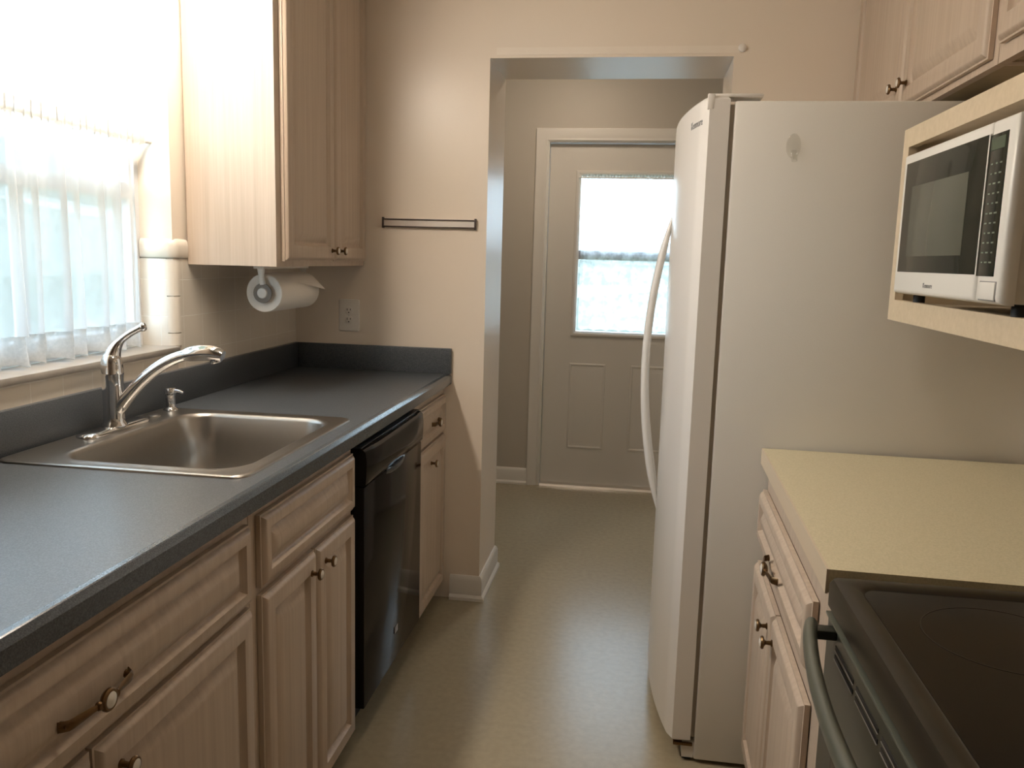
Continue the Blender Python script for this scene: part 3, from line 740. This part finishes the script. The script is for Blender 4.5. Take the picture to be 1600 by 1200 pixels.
rb.part('toe_kick', MB().box(x+.11, x+.62, y-.866, y-.008, 0, .0995), M['kick'], smooth=0)
add_drawer(rb, fR, -.740, -.012, .660, .792, (-.345, .700), half=.075)
add_door(rb, fR, -.742, -.366, .075, .602, (-.405, .556))
add_door(rb, fR, -.360, -.012, .075, .602, (-.318, .556))
rc = Thing('countertop', (RO[0], RO[1], .86), 'almond laminate countertop between white refrigerator and black stove', 'countertop', rotz=RZ)
mb = MB().box(x+.012, x+.662, y-.870, y-.006, .861, .8985)
rc.part('worktop', mb, M['almond'], smooth=0)
rc.part('front_edge', MB().box(x+.008, x+.012, y-.870, y-.006, .859, .8985), M['almondedge'], smooth=0)

# ------------------------------------------------------------------ stove
SX = 1.649; SYF = 1.276; SYN = SYF-.76; ST = .897
st = Thing('stove', (1.95, (SYF+SYN)/2, 0), 'black glass top stove beside the almond countertop', 'stove')
st.part('body', MB().box(SX+.045, 2.30, SYN+.002, SYF-.002, .0, .86), M['blackmatte'], smooth=0)
# cooktop frame: tray with rounded front lip and a raised border
mb = MB()
f0 = lambda i, z_, r: rrect(SX+i, 2.30-i, SYN+i, SYF-i, r, z_, 6)
mb.loft([f0(.006, .848, .008), f0(0, .853, .010), f0(0, .886, .010), f0(.004, .895, .012), f0(.010, ST, .014), f0(.030, ST, .03), f0(.034, ST-.003, .032), f0(.036, ST-.0045, .032)], True, False)
st.part('cooktop_frame', mb, M['cooktopframe'], smooth=40)
mb = MB().loft([f0(.0362, ST-.012, .032), f0(.0362, ST-.0042, .032)])
gl = st.part('cooktop_glass', mb, M['cooktop'], smooth=30)
for (bx, by, br) in ((1.83, 1.10, .10), (1.83, .71, .08), (2.12, 1.10, .08), (2.12, .71, .10)):
    mb = MB(); n = 48
    R1 = lambda r, z_: [(bx+r*math.cos(2*pi*k/n), by+r*math.sin(2*pi*k/n), z_) for k in range(n)]
    zz = ST-.0040
    mb.loft([R1(br-.002, zz), R1(br-.002, zz+.0002), R1(br, zz+.0002), R1(br, zz), R1(br-.002, zz)], False, False)
    st.part('burner_ring', mb, M['ring'], gl, smooth=0)
# oven door with vents
dz0, dz1 = .20, .838
mb = MB().rbox(SX+.002, SX+.044, SYN+.006, SYF-.006, dz0, dz1, .005)
od = st.part('oven_door', mb, M['ovenface'])
st.part('lit_door_edge', MB().rbox(SX-.0015, SX+.040, SYN+.006, SYF-.006, dz1+.0002, dz1+.0045, .001), M['ovenhandle'], od)  # paler strip stands in for light caught on the oven door's top edge
yv = SYF-.068
while yv-.104 > SYN+.03:
    mb = MB()
    for zz in (.812, .798): mb.rbox(SX+.0008, SX+.0022, yv-.104, yv, zz-.0032, zz+.0032, .0006)
    st.part('vent', mb, M['blackmatte'], od)
    mb = MB()
    for zz in (.812, .798): mb.rbox(SX+.0002, SX+.0018, yv-.104, yv, zz-.0046, zz-.0034, .0003)
    st.part('vent_lip', mb, M['silver'], od)
    yv -= .119
mb = MB().rbox(SX-.0005, SX+.0018, SYN+.10, SYF-.10, .36, .69, .0006)
st.part('oven_window', mb, M['cooktop'], od)
pts = []; rad = []
for k in range(25):
    q = k/24; s_ = math.sin(pi*q)**.8
    yy = SYF-.045-(.76-.09)*q
    pts.append((SX-.030-.036*s_, yy, .832+.003*s_)); rad.append((.014, .010))
st.part('oven_handle', MB().tube(pts, rad, 14, side=(0, 0, 1)), M['ovenhandle'], od, smooth=50)
for yy in (SYF-.058, SYN+.058): st.part('handle_bracket', MB().rbox(SX-.040, SX+.003, yy-.012, yy+.012, .8215, .8365, .003), M['ovenface'], od)
st.part('storage_drawer', MB().rbox(SX+.004, SX+.044, SYN+.006, SYF-.006, .06, .192, .005), M['ovenface'])
st.part('back_guard', MB().rbox(2.285, 2.335, SYN+.002, SYF-.002, ST+.001, ST+.15, .006), M['black'])

# ------------------------------------------------------------------ right wall cabinets, microwave shelf, microwave
VX, VZ = 2.052, 1.786
fv = facing_nx(VX-.001)
def upper_right(label, y0, y1):
    t = Thing('wall_cabinet', (2.2, (y0+y1)/2, VZ), label, 'cabinet')
    mb = MB().box(VX+.02, XR-.002, y0, y0+.016, VZ, HC-.002).box(VX+.02, XR-.002, y1-.016, y1, VZ, HC-.002).box(XR-.008, XR-.002, y0+.016, y1-.016, VZ+.03, HC-.002)
    t.part('carcass', mb, M['wood'], smooth=0)
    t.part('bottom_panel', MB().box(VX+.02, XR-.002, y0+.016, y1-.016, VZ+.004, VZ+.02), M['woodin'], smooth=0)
    mb = MB().box(VX, VX+.02, y0, y0+.030, VZ, HC-.002).box(VX, VX+.02, y1-.030, y1, VZ, HC-.002).box(VX, VX+.02, y0+.030, y1-.030, VZ, VZ+.035).box(VX, VX+.02, y0+.030, y1-.030, HC-.05, HC-.002)
    t.part('face_frame', mb, M['wood'], smooth=0)
    return t
u1 = upper_right('pale oak wall cabinet with two doors above the refrigerator', 1.930, YB-.002)
add_door(u1, fv, 1.955, 2.531, VZ+.016, HC-.03, (2.575-.09, VZ+.075), fw=.048)
add_door(u1, fv, 2.537, 3.095, VZ+.016, HC-.03, (2.575, VZ+.075), fw=.048)
u2 = upper_right('pale oak wall cabinet above the microwave shelf', .95, 1.928)
add_door(u2, fv, 1.460, 1.903, VZ+.034, HC-.03, None, fw=.048)
add_door(u2, fv, .975, 1.454, VZ+.034, HC-.03, None, fw=.048)

MX = 1.920
ms = Thing('microwave_shelf', (2.1, 1.62, 1.245), 'pale wooden open shelf box hung under the wall cabinet around the microwave', 'shelf')
sy0, sy1 = 1.16, 2.060
mb = MB().box(MX+.018, XR-.002, sy0, sy1, 1.252, 1.284)
ms.part('bottom_board', mb, M['woodshelf'], smooth=0)
ms.part('top_board', MB().box(MX+.018, XR-.002, sy0, sy1, 1.640, 1.668), M['woodshelf'], smooth=0)
for yy in (sy0, sy1-.018): ms.part('side_board', MB().box(MX+.018, XR-.002, yy, yy+.018, 1.2845, 1.6395), M['woodshelf'], smooth=0)
mb = MB().box(MX, MX+.0175, sy0, sy1, 1.245, 1.292).box(MX, MX+.0175, sy0, sy1, 1.630, 1.672).box(MX, MX+.0175, sy1-.040, sy1, 1.292, 1.630).box(MX, MX+.0175, sy0, sy0+.04, 1.292, 1.630)
ms.part('face_frame', mb, M['woodshelf'], smooth=0)
for yy in (1.515, 1.18): ms.part('support', MB().box(1.975, 2.30, yy, yy+.02, 1.6685, VZ-.0005), M['woodshelf'], smooth=0)

mw = Thing('microwave', (2.08, 1.665, 1.30), 'white microwave oven with black glass front in the open shelf box', 'microwave')
wy0, wy1, wz0, wz1, wx = 1.388, 1.937, 1.310, 1.602, 1.890
mw.part('body', MB().rbox(wx+.024, 2.28, wy0+.004, wy1-.004, wz0+.002, wz1-.003, .006), M['mwwhite'])
fm = facing_nx(wx+.024)
def front_panel(a0, a1, r0=.010):
    mb = MB(); mb.loft([rectloop(fm, a0, a1, wz0, wz1, i, d) for i, d in ((0, .0005), (0, .012), (.002, .019), (.005, .0225), (.010, .024))]); return mb
ys = 1.486
do = mw.part('door', front_panel(ys+.0008, wy1), M['mwwhite'], smooth=40)
mw.part('divider', MB().box(wx-.0016, wx+.003, ys-.0022, ys+.0022, 1.354, 1.581), M['mwwhite'], do, smooth=0)
cp = mw.part('control_panel', front_panel(wy0, ys-.0008), M['mwwhite'], smooth=40)
mw.part('door_glass', MB().rbox(wx-.0012, wx+.004, ys+.003, 1.912, 1.356, 1.581, .001), M['mwglass'], do)
mw.part('window', MB().rbox(wx-.0018, wx+.003, 1.560, 1.862, 1.388, 1.530, .0004), M['mwwin'], do, label='lighter meshed window in the black glass')
mw.part('panel_glass', MB().rbox(wx-.0012, wx+.004, 1.416, ys-.003, 1.354, 1.578, .001), M['mwglass'], cp)
mb = MB()
rnd = random.Random(2)
for r in range(11):
    for cidx in range(3):
        yy = 1.428+.017*cidx; zz = 1.375+.0155*r
        mb.box(wx-.0016, wx-.0011, yy, yy+rnd.uniform(.006, .011), zz, zz+.0025)
mw.part('panel_print', mb, M['mwmark'], cp, smooth=0)
mw.part('display', MB().box(wx-.0017, wx-.0011, 1.424, 1.476, 1.553, 1.572), simple('green display glass', (.02, .05, .02), .1), cp, smooth=0)
mw.part('release_button', MB().rbox(wx-.002, wx+.004, 1.404, 1.464, 1.317, 1.345, .0015), M['mwwhite'], cp)
mw.part('button_gap', MB().box(wx-.0006, wx+.003, 1.402, 1.466, 1.3155, 1.3465), M['grey'], cp, smooth=0)
def place_mw(v): return (wx-.0004-v.z, 1.716-v.x, 1.331+v.y)
mw.part('badge', text_mb('Kenmore', .0135, place_mw, .0006), M['grey'], do, smooth=0)
for (xx, yy) in ((1.935, 1.90), (1.935, 1.42), (2.24, 1.90), (2.24, 1.42)):
    mw.part('foot', MB().lathe([(.012, 0), (.012, .022), (.010, .0275)], (xx, yy, 1.2845), (0, 0, 1), 12), M['blackmatte'])

# ------------------------------------------------------------------ lamps
lf = Thing('fluorescent_light', (.15, 1.80, 2.16), 'white fluorescent fixture above the kitchen window and sink', 'lamp')
lf.part('housing', MB().rbox(.001, .31, 1.38, 2.20, 2.19, 2.24, .006), M['housing'])
lf.part('diffuser', MB().rbox(.19, .27, 1.43, 2.17, 2.115, 2.1898, .015), M['tube'])
cl = Thing('ceiling_light', (1.04, 1.25, 2.40), 'round glass ceiling light over the kitchen aisle', 'lamp')
cl.part('canopy', MB().lathe([(.15, 0), (.15, -.02), (.13, -.025)], (1.04, 1.25, HC-.001), (0, 0, 1), 32), M['housing'])
cl.part('lamp_shade', MB().lathe([(.14, -.026), (.145, -.04), (.13, -.065), (.09, -.085), (.04, -.095), (0, -.097)], (1.04, 1.25, HC-.001), (0, 0, 1), 32), M['globe'], smooth=60)

hl = Thing('ceiling_light', (.95, 4.15, 2.40), 'small round glass ceiling light in the hall', 'lamp')
hl.part('canopy', MB().lathe([(.12, 0), (.12, -.02), (.10, -.025)], (.95, 4.15, HC-.001), (0, 0, 1), 32), M['housing'])
hl.part('lamp_shade', MB().lathe([(.11, -.026), (.115, -.04), (.10, -.065), (.07, -.08), (.03, -.09), (0, -.092)], (.95, 4.15, HC-.001), (0, 0, 1), 32), M['hallglobe'], smooth=60)

# ------------------------------------------------------------------ outdoors
mb = MB().box(-14, 16, -10, 20, -.30, -.16)
struct('ground', mb, M['lawn'], 'green lawn outside the house', 'ground')
def hedge(label, x0, x1, y0, y1, h, seed):
    rnd = random.Random(seed); bm = bmesh.new(); bmesh.ops.create_icosphere(bm, subdivisions=4, radius=1)
    for v in bm.verts:
        k = 1+.12*rnd.uniform(-1, 1); p = v.co.copy()
        q = Vector([math.copysign(abs(c)**.5, c) for c in p])
        v.co = Vector(((x0+x1)/2+q.x*k*(x1-x0)/2, (y0+y1)/2+q.y*k*(y1-y0)/2, max(-.159, -.16+h*.5+q.z*k*h*.5)))
    bm.verts.index_update(); mb = MB().add([v.co[:] for v in bm.verts], [[v.index for v in f.verts] for f in bm.faces]); bm.free()
    return single('hedge', mb, M['hedge'], ((x0+x1)/2, (y0+y1)/2, -.16), label, 'hedge', smooth=0)
hedge('leafy hedge outside the curtained hall door', -1.5, 4.2, 8.2, 9.4, 1.62, 3)
hedge('added hedge screening the bright sky outside the kitchen window', -5.6, -4.0, -3, 15, 2.5, 6)  # added, raised to cut the sky glare behind the lower curtain

w = bpy.data.worlds.new('sky'); S.world = w; w.use_nodes = True; nt = w.node_tree
bg = nt.nodes['Background']; tc = nt.nodes.new('ShaderNodeTexCoord'); sp = nt.nodes.new('ShaderNodeSeparateXYZ')
cr = nt.nodes.new('ShaderNodeValToRGB'); nt.links.new(tc.outputs['Generated'], sp.inputs[0])
mr = nt.nodes.new('ShaderNodeMapRange'); mr.inputs[1].default_value = -.2; mr.inputs[2].default_value = .8
nt.links.new(sp.outputs['Z'], mr.inputs[0]); nt.links.new(mr.outputs[0], cr.inputs[0])
e = cr.color_ramp.elements; e[0].position = 0; e[0].color = (.62, .85, 1, 1); e[1].position = 1; e[1].color = (.60, .79, 1, 1)
nt.links.new(cr.outputs[0], bg.inputs[0]); bg.inputs[1].default_value = 9

def portal(name, loc, rot, sx, sy):
    l = bpy.data.lights.new(name, 'AREA'); l.shape = 'RECTANGLE'; l.size = sx; l.size_y = sy; l.cycles.is_portal = True
    o = bpy.data.objects.new(name, l); o.location = loc; o.rotation_euler = rot; link(o)
portal('window_daylight', (-.17, (WY0+WY1)/2, (WZ0+WZ1)/2), (0, -pi/2, 0), WZ1-WZ0, WY1-WY0)
portal('door_daylight', (1.265, YF+.14, 1.395), (-pi/2, 0, 0), .56, .9)

# ------------------------------------------------------------------ camera
yaw, pitch, roll = .146, -.15, .0271
cy, sy, cp_, sp_ = math.cos(yaw), math.sin(yaw), math.cos(pitch), math.sin(pitch)
F = Vector((-sy*cp_, cy*cp_, sp_)); R0 = Vector((cy, sy, 0)); U0 = R0.cross(F)
Rr = R0*math.cos(roll)+U0*math.sin(roll); Uu = -R0*math.sin(roll)+U0*math.cos(roll)
cam = bpy.data.cameras.new('camera'); co = bpy.data.objects.new('camera', cam); link(co)
cam.sensor_width = 36; cam.lens = 36*1300.8/1600; cam.clip_start = .02
mt = Matrix((Rr, Uu, -F)).transposed().to_4x4(); mt.translation = Vector((1.3389, 0, 1.3626)); co.matrix_world = mt
S.camera = co
vs = S.view_settings; vs.view_transform = 'Standard'; vs.look = 'None'; vs.gamma = 1; vs.exposure = -0.1; vs.use_curve_mapping = False
S.cycles.max_bounces = 10; S.cycles.diffuse_bounces = 6; S.cycles.transparent_max_bounces = 12; S.cycles.sample_clamp_indirect = 6
